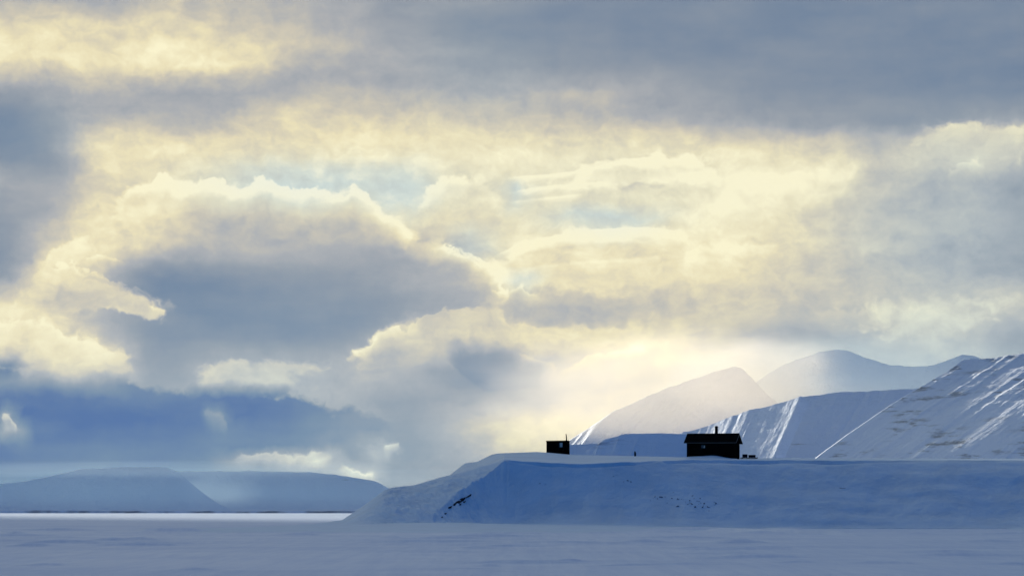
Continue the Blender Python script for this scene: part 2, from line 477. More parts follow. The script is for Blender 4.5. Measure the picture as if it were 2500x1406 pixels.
    cool = e_ramp(L, [(p_, (*lin(c_), 1)) for p_, c_ in (
        (0.0, (44,88,152)), (.2, (96,126,158)), (.4, (137,152,166)), (.55, (165,176,183)), (.7, (191,199,196)), (.85, (205,217,212)), (1.0, (240,240,220)))])[0]
    cloud = c_mix(warm, cool, hue)
    sc = t.nodes.new('ShaderNodeVectorMath'); sc.operation = 'SCALE'
    t.links.new(cloud, sc.inputs[0]); sc.inputs[3].default_value = 1.0 / SKY_STRENGTH / (2 ** EXPO)
    sky = t.nodes.new('ShaderNodeTexSky'); sky.sky_type = 'NISHITA'; sky.sun_disc = False
    sky.sun_elevation = R(SUN_EL); sky.sun_rotation = R(SUN_AZ)
    sky.air_density = 1.0; sky.dust_density = 0.3; sky.ozone_density = 3.0
    clear = e_smooth(0.45, -0.35, fwd)           # the half of the sky behind the camera is clear
    cover = 1.0 - clear * 0.97
    deep = t.nodes.new('ShaderNodeVectorMath'); deep.operation = 'MULTIPLY'      # deep arctic blue
    t.links.new(sky.outputs[0], deep.inputs[0]); deep.inputs[1].default_value = REAR
    col = c_mix(deep.outputs[0], sc.outputs[0], cover)
    bg = t.nodes.new('ShaderNodeBackground'); t.links.new(col, bg.inputs[0]); bg.inputs[1].default_value = SKY_STRENGTH
    out = t.nodes.new('ShaderNodeOutputWorld'); t.links.new(bg.outputs[0], out.inputs[0])
build_world()

# ------------------------------------------------------------------ materials
def new_mat(name):
    m = bpy.data.materials.new(name); m.use_nodes = True
    E.tree = m.node_tree
    b = m.node_tree.nodes['Principled BSDF']
    return m, m.node_tree, b
def set_bump(t, b, h, strength, dist):
    n = t.nodes.new('ShaderNodeBump'); n.inputs['Strength'].default_value = strength; n.inputs['Distance'].default_value = dist
    t.links.new(h.s, n.inputs['Height']); t.links.new(n.outputs[0], b.inputs['Normal'])
def geo_pos(t):
    g = t.nodes.new('ShaderNodeNewGeometry'); s = t.nodes.new('ShaderNodeSeparateXYZ'); t.links.new(g.outputs['Position'], s.inputs[0])
    return E(s.outputs[0]), E(s.outputs[1]), E(s.outputs[2]), g.outputs['Position']

def snow_mat(name, base, fine, bump_s, bump_d, spec=0.25, rough=0.7):
    m, t, b = new_mat(name)
    x, y, z, P = geo_pos(t)
    n = e_noise(P, fine, 6.0, 0.6, dim='3D')
    n2 = e_noise(P, fine * 0.13, 4.0, 0.55, dim='3D')
    col = c_mix(tuple(v * 0.93 for v in base), base, e_smooth(0.35, 0.6, n2))
    t.links.new(col, b.inputs['Base Color'])
    b.inputs['Roughness'].default_value = rough
    b.inputs['Specular IOR Level'].default_value = spec
    set_bump(t, b, n * 0.5 + n2 * 2.0, bump_s, bump_d)
    return m
MS = {}
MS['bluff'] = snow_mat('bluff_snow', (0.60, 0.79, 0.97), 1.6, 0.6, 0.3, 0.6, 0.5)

def ice_mat():
    m, t, b = new_mat('sea_ice_snow')
    x, y, z, P = geo_pos(t)
    # wind-swept bands lie across the view; drifted snow and barer ice alternate
    v = e_vec(x * 0.035, y * 0.05, 0.0)
    n = e_noise(v, 1.0, 8.0, 0.66)
    nf = e_noise(e_vec(x * 0.5, y * 0.9, 0.0), 1.0, 5.0, 0.65)
    nb = e_noise(e_vec(x * 0.0012, y * 0.006, 3.0), 1.0, 5.0, 0.6)
    gr = e_noise(e_vec(x * 1.3, y * 0.03, 9.0), 1.0, 6.0, 0.7)
    f = e_smooth(0.34, 0.66, n * 0.4 + nb * 0.25 + gr * 0.35)
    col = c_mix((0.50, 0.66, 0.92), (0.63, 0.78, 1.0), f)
    t.links.new(col, b.inputs['Base Color'])
    t.links.new((0.50 - f * 0.10).s, b.inputs['Roughness'])
    b.inputs['Specular IOR Level'].default_value = 0.9
    set_bump(t, b, nf * 0.6 + n * 2.0, 0.6, 0.35)
    return m
MS['ice'] = ice_mat()

def mountain_mat(name, rock_amt, zscale, xs=1.0, rock=(0.05, 0.06, 0.08)):
    m, t, b = new_mat(name)
    x, y, z, P = geo_pos(t)
    k = 0.02 * xs
    lay = e_noise(e_vec(x * k * 0.5, y * k * 0.5, z * k * zscale), 1.0, 8.0, 0.66, dim='3D')
    patch = e_noise(P, 0.006 * xs, 3.0, 0.5, dim='3D')
    f = e_smooth(0.60 - rock_amt, 0.70 - rock_amt, lay * 0.75 + patch * 0.25)
    f = f * e_smooth(0.36, 0.60, patch + 0.0)
    fine = e_noise(P, 0.08 * xs, 6.0, 0.65, dim='3D')
    col = c_mix((0.73, 0.82, 0.95), rock, f * 0.8)
    t.links.new(col, b.inputs['Base Color'])
    b.inputs['Roughness'].default_value = 0.75
    b.inputs['Specular IOR Level'].default_value = 0.2
    set_bump(t, b, fine, 0.6, 6.0 / xs)
    return m
MS['m_near'] = mountain_mat('mountain_snow_and_rock', 0.085, 3.2, 2.6, (0.06, 0.085, 0.14))
MS['m_mid'] = mountain_mat('mountain_snow', -0.02, 5.0)
MS['m_far'] = mountain_mat('far_mountain_snow', -0.04, 4.0, 0.5)

def plain(name, col, rough=0.7, spec=0.3, var=0.3, scale=8.0, bump=0.3, stretch=(1, 1, 1), metallic=0.0):
    m, t, b = new_mat(name)
    tc = t.nodes.new('ShaderNodeTexCoord'); mp = t.nodes.new('ShaderNodeMapping')
    mp.inputs['Scale'].default_value = stretch
    t.links.new(tc.outputs['Object'], mp.inputs[0])
    n = e_noise(mp.outputs[0], scale, 5.0, 0.6, dim='3D')
    c = c_mix(tuple(v * (1 - var) for v in col), tuple(v * (1 + var) for v in col), n)
    t.links.new(c, b.inputs['Base Color'])
    b.inputs['Roughness'].default_value = rough; b.inputs['Specular IOR Level'].default_value = spec
    b.inputs['Metallic'].default_value = metallic
    set_bump(t, b, n, bump, 0.02)
    return m
MS['boards'] = plain('tarred_boards', (0.003, 0.0026, 0.003), 0.95, 0.02, 0.5, 3.0, 0.4, (6, 6, 0.6))
MS['felt'] = plain('roofing_felt', (0.003, 0.003, 0.0035), 0.95, 0.02, 0.4, 5.0, 0.3)
MS['trim'] = plain('weathered_trim', (0.16, 0.15, 0.14), 0.8, 0.2, 0.3, 5.0, 0.2, (1, 1, 6))
MS['iron'] = plain('sooty_iron', (0.004, 0.004, 0.006), 0.8, 0.05, 0.4, 8.0, 0.2)
MS['glass'] = plain('dusty_glass', (0.10, 0.11, 0.12), 0.25, 0.5, 0.3, 6.0, 0.05)
MS['pane_glint'] = plain('pale_glint', (0.55, 0.54, 0.50), 0.9, 0.1, 0.2, 9.0, 0.3, (8, 1, 1))  # pale colour standing for light on the window glass
MS['crate'] = plain('dark_crate_wood', (0.006, 0.007, 0.014), 0.9, 0.05, 0.4, 4.0, 0.3, (1, 1, 8))
MS['stone'] = plain('snow_dusted_stone', (0.16, 0.20, 0.28), 0.9, 0.1, 0.5, 4.0, 0.6)
MS['rock'] = plain('dark_rock', (0.028, 0.028, 0.04), 0.9, 0.2, 0.5, 3.0, 0.6)

# ------------------------------------------------------------------ setting: sea ice
def build_ice():
    yn = np.concatenate([np.geomspace(60, 120, 30), np.geomspace(121, 520, 900), np.geomspace(523, 900, 90), np.geomspace(920, 20000, 60)])
    un = np.concatenate([-np.geomspace(3.0, 0.19, 14), np.linspace(-0.17, 0.17, 640), np.geomspace(0.19, 3.0, 14)])
    U, Y = np.meshgrid(un, yn)
    X = U * Y
    a = np.clip((900 - Y) / 700, 0, 1)
    Z = (fbm(X / 9 + 40, Y / 16 + 7, 5, 0.55) - 0.5) * 0.22 * a
    Z += (ridged(X / 30 + 3, Y / 14 + 50, 3, 0.5) - 0.6) * 0.10 * a
    # low drift that trails across the ice before the bluff
    Yd = np.interp(X, [22, 26, 30, 35, 40], [440, 428, 402, 374, 350]); m = sstep(22.5, 25, X) * (1 - sstep(33, 37, X))
    dy = Y - Yd
    Z += 0.50 * m * np.where(dy < 0, np.exp(-(dy / 3.0) ** 2), np.exp(-(dy / 14.0) ** 2))
    Yd = np.interp(X, [-46, -42, -36], [440, 434, 440]); m = sstep(-46, -43, X) * (1 - sstep(-39, -36, X)); dy = Y - Yd
    Z += 0.50 * m * np.where(dy < 0, np.exp(-(dy / 3.0) ** 2), np.exp(-(dy / 14.0) ** 2))
    rr_ = np.random.RandomState(3)
    for i in range(70):       # scattered small sastrugi
        yy = 150 * (480 / 150.0) ** rr_.rand(); xx = (rr_.rand() - .5) * .30 * yy; ln_ = rr_.uniform(.6, 4.5) * yy / 250; hh = rr_.uniform(.08, .26) * yy / 250
        dy = Y - yy - (X - xx) * rr_.uniform(-.4, .4)
        Z += hh * np.exp(-((X - xx) / ln_) ** 2) * np.where(dy < 0, np.exp(-(dy / (.7 * yy / 250)) ** 2), np.exp(-(dy / (4.0 * yy / 250)) ** 2))
    P = np.stack([X, Y, Z - 0.0], -1)
    # behind and beside the camera
    back_y = np.array([-5000.0, -1000.0, -200.0, 20.0, 59.0])
    B = np.stack([np.tile(un * 60 * (20000 / 180.0) ** 0 , (5, 1)), np.tile(back_y[:, None], (1, len(un))), np.zeros((5, len(un)))], -1)
    B[:, :, 0] = un[None, :] * np.array([4000, 1500, 300, 90, 60.0])[:, None]
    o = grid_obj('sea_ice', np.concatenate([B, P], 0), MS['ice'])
    tag(o, kind='structure')
build_ice()

# ------------------------------------------------------------------ setting: the bluff
SIL_X = [300, 500, 650, 780, 835, 870, 910, 935, 955, 985, 1010, 1050, 1100, 1150, 1190, 1230, 1260, 1330, 1430, 1520, 1600, 1700, 1900, 2100, 2500, 3000]
SIL_Y = [1290, 1288, 1284, 1277, 1269, 1246, 1217, 1198, 1191, 1186, 1183, 1172, 1158, 1145, 1133, 1121, 1124, 1129, 1132, 1128, 1124.5, 1122, 1123, 1124, 1124, 1124]
def bluff_height(X, Y):
    px = 1250 + X / Y * F
    edge = np.interp(px, SIL_X, SIL_Y) + (fbm(px / 40.0, px * 0 + 4, 4) - .5) * 3.0
    Yc = np.interp(px, [700, 1060, 1240, 1500, 1900, 3000], [553, 550, 540.5, 541, 550, 551])
    zc = CAM_H + (HZ - edge) / F * Yc                       # height of the lip
    rowf = np.interp(px, [700, 1060, 1300, 1500, 1800, 2100, 2500], [1283, 1275, 1279, 1282, 1289, 1294, 1289])
    zf = np.maximum(CAM_H - (rowf - HZ) / F * 525, 0.0)
    apron = zf * sstep(400, 524, Y)
    wob = (fbm(X / 9 + 3, Y / 30 + 9, 4) - 0.5)
    # shaded face that looks at the camera, hollow towards its foot
    yb = np.interp(px, [1060, 1240, 1500, 3000], [526, 528, 525, 521]) + wob * 4.0 * sstep(1060, 1300, px)
    yt = np.maximum(np.where(px < 1240, 540.0, Yc - 0.6), yb + 5)
    t = np.clip((Y - yb) / (yt - yb), 0, 1.6)
    tc = np.clip(t, 0, 1)
    scurve = tc * tc * (3 - 2 * tc) * .92 + tc * .08 + np.maximum(t - 1, 0)
    wS = 0.9 * sstep(1450, 1950, px)
    zcb = np.maximum(zc, 10.0 * sstep(700, 1000, px) * (px < 1245))
    zB = apron + (zcb - zf) * (t ** np.interp(px, [1240, 1500], [1.45, 1.5]) * (1 - wS) + scurve * wS) * 1.02 + np.maximum(1062 - px, 0) * 0.06
    # nose that falls to the left; its edge with the face runs down from the top
    fA = np.interp(px, [700, 835, 1060, 1100, 1150, 1200, 1250], [530, 528, 525.6, 524.3, 523.1, 521.5, 519])
    r = np.clip((Y - fA) / (Yc - fA), 0, 1)
    zA = apron + (zc - zf) * (1 - (1 - r) ** 1.35)
    zA = np.where(px > 1250, 99.0, zA)
    z = np.minimum(zA, zB)
    steep = sstep(524, 530, Y) * (1 - sstep(Yc - 3, Yc - .8, Y))
    zn = (fbm(X / 4 + 11, Y / 5 + 3, 5, 0.55) - 0.5) * 0.42 + (ridged(X / 14 + 1, Y / 7 + 3, 3) - .6) * 0.25
    zl = (fbm(X / 45 + 5, Y / 9 + 8, 3) - .5) * 1.5 * np.clip((Y - 522) / 5, 0, 1) * np.clip((Yc - Y) / 5, 0, 1) * sstep(1250, 1400, px)
    z = z + zn * (0.15 + 0.75 * steep) * sstep(470, 524, Y) + zl
    gul = (fbm((X + Y * .5) / 2.2, (Y - X) / 14 + 2, 6, .62) - .5) * 1.7
    z = z + gul * steep * (1 - sstep(1150, 1250, px)) * sstep(840, 960, px)
    # the terrace behind the lip rises a little towards the huts; a small hard step of wind-packed snow marks the lip
    rowT = np.where(px < 1100, edge + 22, np.interp(px, [1100, 1170, 1230, 1600, 1900, 2500], [1180, 1150, 1117, 1119, 1119.5, 1120.5]))
    q = np.clip((Y - Yc) / (585 - Yc), 0, 1.3)
    row = edge + (rowT - edge) * q
    lip = 0.58 * sstep(1200, 1270, px) * (0.55 + 0.9 * fbm(X / 6.0, X * 0 + 1, 3)) * (1 - sstep(2050, 2300, px) * .7) * (1 - np.exp(-((px - 1610) / 12.0) ** 2) * .8)
    top = CAM_H + (HZ - row) / F * Y - lip * (1 - np.clip((Y - Yc + .05) / 0.28, 0, 1)) + zn * .12 * np.clip((Y - Yc) / 4, 0, 1)
    z = np.minimum(z, top)
    z = np.where(Y > Yc + .3, top, z)
    # the higher swell the small cabin stands on
    sw = np.interp(px, [300, 1000, 1040, 1085, 1105, 1135, 1165, 1200, 1215, 1260, 1310, 1345, 1400, 1480, 1600, 1700, 1750],
                       [1340, 1260, 1205, 1174, 1154, 1131, 1127, 1110, 1107, 1105.5, 1103.5, 1106, 1111.5, 1113, 1115.5, 1119, 1130])
    zs = CAM_H + (HZ - sw) / F * 606
    z = np.maximum(z, z + (zs - z) * sstep(572, 604, Y) * (zs > z))
    z = np.where(Y > 622, z - (Y - 622) * 0.10, z)
    # at both ends and in front it sinks under the ice
    return np.where(z < 0.02, -0.25 + z * .2, z - 0.25 * (1 - sstep(405, 440, Y)))
def build_bluff():
    yn = np.concatenate([np.linspace(395, 519, 80), np.linspace(520, 536.8, 100), np.linspace(537, 542, 60), np.linspace(542.2, 560, 60), np.linspace(561, 640, 100), np.linspace(645, 900, 30)])
    pn = np.concatenate([np.linspace(350, 2620, 1000), np.linspace(2650, 3600, 30)])
    PX, Y = np.meshgrid(pn, yn)
    X = (PX - 1250) / F * Y
    Z = bluff_height(X, Y)
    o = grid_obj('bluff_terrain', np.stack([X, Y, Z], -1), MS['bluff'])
    tag(o, kind='structure')
build_bluff()
def bz(x, y): return float(bluff_height(np.array([x]), np.array([y]))[0])

# ------------------------------------------------------------------ setting: mountains
def mountain(name, crest, Yc, dX, dY, mat, rib=(60, 12.0), seed=0, n_s=360, n_t=130, fan=True, prof=1.0, base_drop=10.0, crest_n=1.0, Yslope=0.0, rear=True):
    """crest: photo pixels of the skyline, left to right; the face falls by (dX, dY) metres from its highest point."""
    cx = np.array([c[0] for c in crest], float); cy = np.array([c[1] for c in crest], float)
    px = np.linspace(cx[0], cx[-1], n_s)
    Y0 = Yc + Yslope * (px - cx[0]) / F * Yc
    py = np.interp(px, cx, cy)
    k = np.ones(9) / 9.0
    pys = np.convolve(np.pad(py, 4, mode='edge'), k, 'valid')
    py = pys + (fbm(px / 22 + seed, px * 0 + seed, 4) - 0.5) * 5 * crest_n
    X0 = (px - 1250) / F * Y0; Z0 = CAM_H + (HZ - py) / F * Y0
    zmax = Z0.max()
    t = np.linspace(0, 1, n_t) ** 1.2
    T, _ = np.meshgrid(t, px, indexing='ij')
    s = np.arange(n_s) * 1.0
    Smet = X0 - X0[0]
    frac = (Z0 + base_drop) / (zmax + base_drop)
    Zf = (Z0[None, :] + base_drop) * (1 - T) ** prof - base_drop
    Xf = X0[None, :] + dX * frac[None, :] * T
    Yf = Y0[None, :] + dY * frac[None, :] * T
    L, A = rib
    SS = np.tile(Smet[None, :], (n_t, 1))
    drop = T * frac[None, :] * math.hypot(dX, dY)
    warp = (fbm(SS / (L * 3) + seed, drop / (L * 3) + seed, 3) - .5) * L * 0.9
    warp2 = (fbm(SS / (L * .8) + seed + 40, drop / (L * 1.2) + seed, 3) - .5) * L * .5
    broad = fbm((SS + warp * 1.5) / (L * 1.7) + seed * 3.1, drop / (L * 3.2) + seed, 4, 0.5) - 0.5
    edge = ridged((SS + warp + warp2) / (L * .8) + seed * 1.7, drop / (L * 12) + seed, 1) ** 5
    gate = sstep(.54, .74, fbm(SS / (L * 1.6) + 9 + seed, drop / (L * 2.0) + seed, 3))
    r2 = fbm((SS + warp2) / (L * .40) + seed, drop / (L * 1.1) + seed * 2, 6, 0.58) - .5
    ledge = (fbm(SS / (L * 1.2) + seed, Zf / (L * .10) + seed, 4, .6) - .5) * sstep(.45, .6, fbm(SS / (L * 2) + 3, Zf / (L * .8) + seed, 3))
    env = np.clip(T / 0.08, 0, 1) ** 0.8 * np.clip(frac[None, :] * 1.2, 0, 1)
    D = A * (broad * .95 + edge * gate * .34 + r2 * .24 + ledge * .26) * env
    Zf = Zf + D
    sheets = [np.stack([Xf, Yf, Zf], -1)]
    front_ = sheets[0]
    # back side
    tb = np.linspace(0, 1, 14)[1:]
    back = np.stack([np.stack([X0 + dX * .3 * frac * q, Y0 - dY * 1.2 * frac * q, (Z0 + base_drop) * (1 - q) - base_drop], -1) for q in tb[::-1]], 0)
    P = np.concatenate([back, front_], 0) if rear else front_
    if fan:   # the left corner turns away behind the skyline
        edge = front_[:, 0, :]
        cols = []
        apex = edge[0]
        for a in np.linspace(R(75), R(6), 12):
            d = edge - apex
            run = np.abs(d[:, 1]) + np.abs(d[:, 0]) * 0.5
            e = np.stack([apex[0] + d[:, 0] * math.cos(a) ** 0.7, apex[1] + d[:, 1] * (1 - a / 1.3) + run * 1.1 * math.sin(a), edge[:, 2] - 1.5 * (a / 1.3)], -1)
            b = P[:13, 0, :].copy()
            cols.append(np.concatenate([b, e], 0))
        P = np.concatenate([np.stack(cols, 1), P], 1)
    o = grid_obj(name, P, mat)
    tag(o, kind='structure')
    return o

# far left, hazy, tops lost in the cloud
mountain('mountain_range', [(-500,1195),(-300,1186),(-100,1182),(40,1178),(110,1165),(190,1146),(300,1140),(400,1140),(430,1150),(480,1190),(530,1228),(570,1246)],
         11000, 90, -260, MS['m_far'], (420, 9), 3, fan=False, crest_n=.6)
mountain('mountain_range', [(380,1246),(425,1150),(520,1150),(620,1150),(760,1152),(850,1162),(920,1176),(980,1205),(1040,1246)],
         13500, 120, -330, MS['m_far'], (500, 9), 5, fan=False, crest_n=.6)
# long cream slope and the peak behind it
mountain('mountain_slope', [(1330,1112),(1380,1081),(1420,1056),(1460,1030),(1500,1003),(1560,976),(1620,950),(1700,923),(1760,903),(1795,893),(1815,902),(1840,928),(1870,960),(1900,985),(1950,1010)],
         6200, -250, -200, MS['m_far'], (62, 19), 7, fan=False, Yslope=-0.16)
mountain('mountain_peak', [(1700,1010),(1800,960),(1850,930),(1900,898),(1940,880),(1985,864),(2040,852),(2080,858),(2110,872),(2160,889),(2230,897),(2280,892),(2330,872),(2350,864),(2385,872),(2420,884),(2600,880)],
         8000, -160, -300, MS['m_far'], (260, 14), 9, fan=False)
# shoulder and dark blue ridge
mountain('mountain_shoulder', [(1600,1085),(1640,1064),(1690,1050),(1725,1040),(1760,1026),(1795,1012),(1830,1001),(1870,994),(1900,985),(1930,976),(1956,967),(1975,985)],
         4380, -75, -160, MS['m_mid'], (46, 7), 13, fan=False, Yslope=-0.68, rear=False)
mountain('mountain_ridge', [(1850,1035),(1890,1005),(1925,983),(1956,968),(2000,964),(2050,957),(2110,955),(2160,953),(2210,950),(2260,948),(2330,945),(2500,940)],
         4500, -118, -200, MS['m_mid'], (70, 8), 17, prof=0.95, fan=False)
# big face on the right
mountain('mountain_face', [(2352,876),(2390,877),(2430,874),(2460,868),(2500,863),(2560,858),(2650,850),(2800,845),(3000,850),(3300,900)],
         3750, -243, -145, MS['m_near'], (46, 8.5), 21, n_s=760, n_t=260, Yslope=-0.72, prof=0.82)
# low ridge just behind the terrace
mountain('mountain_spur', [(1300,1150),(1340,1118),(1380,1085),(1440,1083),(1500,1084),(1560,1086),(1700,1090),(1800,1100)],
         3000, -20, -90, MS['m_mid'], (30, 4), 23, fan=False, crest_n=.5)
mountain('mountain_spur', [(1400,1120),(1440,1095),(1478,1072),(1500,1066),(1522,1059),(1560,1058),(1620,1057.5),(1670,1059),(1710,1072),(1760,1095),(1800,1118)],
         2500, -24, -50, MS['m_near'], (16, 3.6), 27, crest_n=.5, fan=False)
# far shore: snow on low ground above a dark bank of shingle
mountain('far_shore', [(-700,1243),(-200,1244),(200,1244.5),(600,1244),(900,1242),(1200,1242)], 7000, 0, -40, MS['m_far'], (80, 1.0), 31, fan=False, crest_n=.25, base_drop=1.0)
mountain('shore_bank', [(-700,1246.6),(-200,1246.3),(100,1245.6),(300,1246.8),(600,1247.4),(900,1246.8),(1200,1247)], 6930, 0, -8, mountain_mat('shore_shingle', 0.30, 1.0, 3.0, (0.10, 0.12, 0.19)), (30, .6), 33, fan=False, crest_n=.5, base_drop=1.0)
# unseen ridge added to block the sun from the bluff and the near ice
def sun_block_ridge():
    a = R(SUN_AZ)
    sd = np.array([math.sin(a), math.cos(a)]); ln = np.array([math.cos(a), -math.sin(a)])
    u = np.linspace(-1900, 1500, 420); v = np.linspace(-1100, 1100, 90)
    V, U = np.meshgrid(v, u, indexing='ij')
    prof = np.interp(U, [-1900, -900, 270, 341, 400, 460, 575, 690, 920, 1150, 1250], [0, 800, 800, 570, 470, 404, 350, 306, 215, 110, 0])
    h = prof * np.exp(-(np.abs(V) / 420) ** 1.6)
    h = h + (fbm(U / 180, V / 180, 5) - .5) * np.interp(U, [200, 480], [.35, .10]) * h + (fbm(U / 24, V / 300 + 3, 3) - .5) * 26 * (U > 400) * (h > 100) - 4
    C = sd * 3600
    X = C[0] + sd[0] * V + ln[0] * U; Y = C[1] + sd[1] * V + ln[1] * U
    o = grid_obj('sun_block_ridge', np.stack([X, Y, h], -1), MS['m_near'])
    tag(o, kind='structure')
sun_block_ridge()

# ------------------------------------------------------------------ the hut
def box_part(name, lo, hi, mat, parent, bevel=0.0):
    bm = bmesh.new(); add_box(bm, lo, hi)
    if bevel: bmesh.ops.bevel(bm, geom=bm.edges[:], offset=bevel, segments=2, affect='EDGES')
    return bm_obj(name, bm, mat, parent)

def boards(bm, x0, x1, y, z0, z1, w=0.16, t=0.022, axis='x', sgn=-1):
    """vertical boarding with cover strips on one wall"""
    n = int((x1 - x0) / w)
    for i in range(n + 1):
        c = x0 + (x1 - x0) * i / n
        a, b = max(x0, c - 0.022), min(x1, c + 0.022)
        if axis == 'x': add_box(bm, (a, min(y, y + sgn * t), z0), (b, max(y, y + sgn * t), z1))
        else: add_box(bm, (min(y, y + sgn * t), a, z0), (max(y, y + sgn * t), b, z1))

def build_hut():
    Y = 573.0
    p = at(1677, 1119, Y)
    root = empty('hut', (p.x, p.y, p.z - 0.35), R(-14.7))
    tag(root, 'larger black gabled hut with a thick chimney on its ridge', 'hut')
    W, D = 7.55, 4.4; zb, ze = 0.0, 2.98; zr = ze + 1.22
    # wall shell with gables
    bm = bmesh.new()
    pr = [(0, zb), (D, zb), (D, ze - 0.05), (D * .5, zr - 0.1), (0, ze - 0.05)]
    a = [bm.verts.new((0, y, z)) for y, z in pr]; b = [bm.verts.new((W, y, z)) for y, z in pr]
    bm.faces.new(a); bm.faces.new(b[::-1])
    for i in range(5):
        j = (i + 1) % 5; bm.faces.new((a[i], b[i], b[j], a[j]))
    boards(bm, 0, W, 0, zb, ze - 0.08)
    for i in range(28):
        y = D * i / 27.0
        zt = ze - 0.1 + (zr - ze - 0.08) * (1 - abs(y - D / 2) / (D / 2))
        y0, y1 = max(0.0, y - .022), min(D, y + .022)
        add_box(bm, (W, y0, zb), (W + .022, y1, zt)); add_box(bm, (-.022, y0, zb), (0, y1, zt))
    bm_obj('wall', bm, MS['boards'], root)
    # roof: two slopes with overhang, rear eave a little lower
    bm = bmesh.new()
    ox, oy, th = 0.42, 0.42, 0.10
    sl = (zr - ze) / (D / 2)
    for prof in ([(D / 2, zr), (-oy, ze - sl * oy)], [(D / 2, zr), (D + oy + 0.15, ze - sl * (oy + .15))]):
        (y0, z0), (y1, z1) = prof
        vs = []
        for x in (-ox, W + ox):
            vs += [bm.verts.new((x, y0, z0)), bm.verts.new((x, y1, z1)), bm.verts.new((x, y1, z1 + th)), bm.verts.new((x, y0, z0 + th))]
        for q in ((0, 1, 2, 3), (7, 6, 5, 4), (0, 4, 5, 1), (1, 5, 6, 2), (2, 6, 7, 3), (3, 7, 4, 0)):
            bm.faces.new([vs[i] for i in q])
    # battens over the felt seams and ridge board
    for i in range(9):
        x = -ox + 0.3 + (W + 2 * ox - 0.6) * i / 8
        M = Matrix.Translation((0, -oy, ze - sl * oy + th)) @ Matrix.Rotation(math.atan(sl), 4, 'X')
        add_box(bm, (x - .03, 0.05, 0.002), (x + .03, (D / 2 + oy) / math.cos(math.atan(sl)) - .12, 0.035), M)
    add_box(bm, (-ox, D / 2 - .12, zr + th - .02), (W + ox, D / 2 + .12, zr + th + .04))
    roof = bm_obj('roof', bm, MS['felt'], root)
    # pale barge board: along the front eave and up the right rake
    bm = bmesh.new()
    add_box(bm, (-ox, -oy - .035, ze - sl * oy + .015), (W + ox + .03, -oy - .003, ze - sl * oy + .085))
    ang = math.atan(sl)
    M = Matrix.Translation((W + ox, -oy, ze - sl * oy)) @ Matrix.Rotation(ang, 4, 'X')
    add_box(bm, (0.003, 0.0, 0.02), (0.035, (D / 2 + oy) / math.cos(ang), 0.09), M)
    bm_obj('barge_board', bm, MS['trim'], roof)
    # chimney
    bm = bmesh.new()
    cx = 4.28
    add_box(bm, (cx - .20, D / 2 - .20, zr - .1), (cx + .20, D / 2 + .20, zr + 1.14))
    add_box(bm, (cx - .245, D / 2 - .245, zr + 1.14), (cx + .245, D / 2 + .245, zr + 1.22))
    add_box(bm, (cx - .16, D / 2 - .16, zr + 1.22), (cx + .16, D / 2 + .16, zr + 1.30))
    bm_obj('chimney', bm, MS['iron'], roof)
    # window on the front
    wx0, wx1, wz0, wz1 = 2.25, 2.98, 1.92, 2.52
    bm = bmesh.new(); f = .07
    add_box(bm, (wx0, -.06, wz0), (wx1, -.024, wz0 + f)); add_box(bm, (wx0, -.06, wz1 - f), (wx1, -.024, wz1))
    add_box(bm, (wx0, -.06, wz0 + f), (wx0 + f, -.024, wz1 - f)); add_box(bm, (wx1 - f, -.06, wz0 + f), (wx1, -.024, wz1 - f))
    xm = (wx0 + wx1) / 2
    add_box(bm, (xm - .025, -.058, wz0 + f), (xm + .025, -.026, wz1 - f))
    win = bm_obj('window', bm, MS['boards'], root)
    box_part('pane', (wx0 + f, -.036, wz0 + f), (wx1 - f, -.027, wz1 - f), MS['glass'], win)
    bm = bmesh.new()
    vs = [(xm + .03, wz0 + f + .02), (wx1 - f - .01, wz0 + f + .02), (wx1 - f - .01, wz1 - f - .04), (xm + .12, wz1 - f - .14)]
    a = [bm.verts.new((x, -.0375, z)) for x, z in vs]; b = [bm.verts.new((x, -.0405, z)) for x, z in vs]
    bm.faces.new(a); bm.faces.new(b[::-1])
    for i in range(4): bm.faces.new((a[i], a[(i + 1) % 4], b[(i + 1) % 4], b[i]))
    bm_obj('pane_glint', bm, MS['pane_glint'], win)  # pale patch laid on the pane to imitate its reflection
    return root
build_hut()

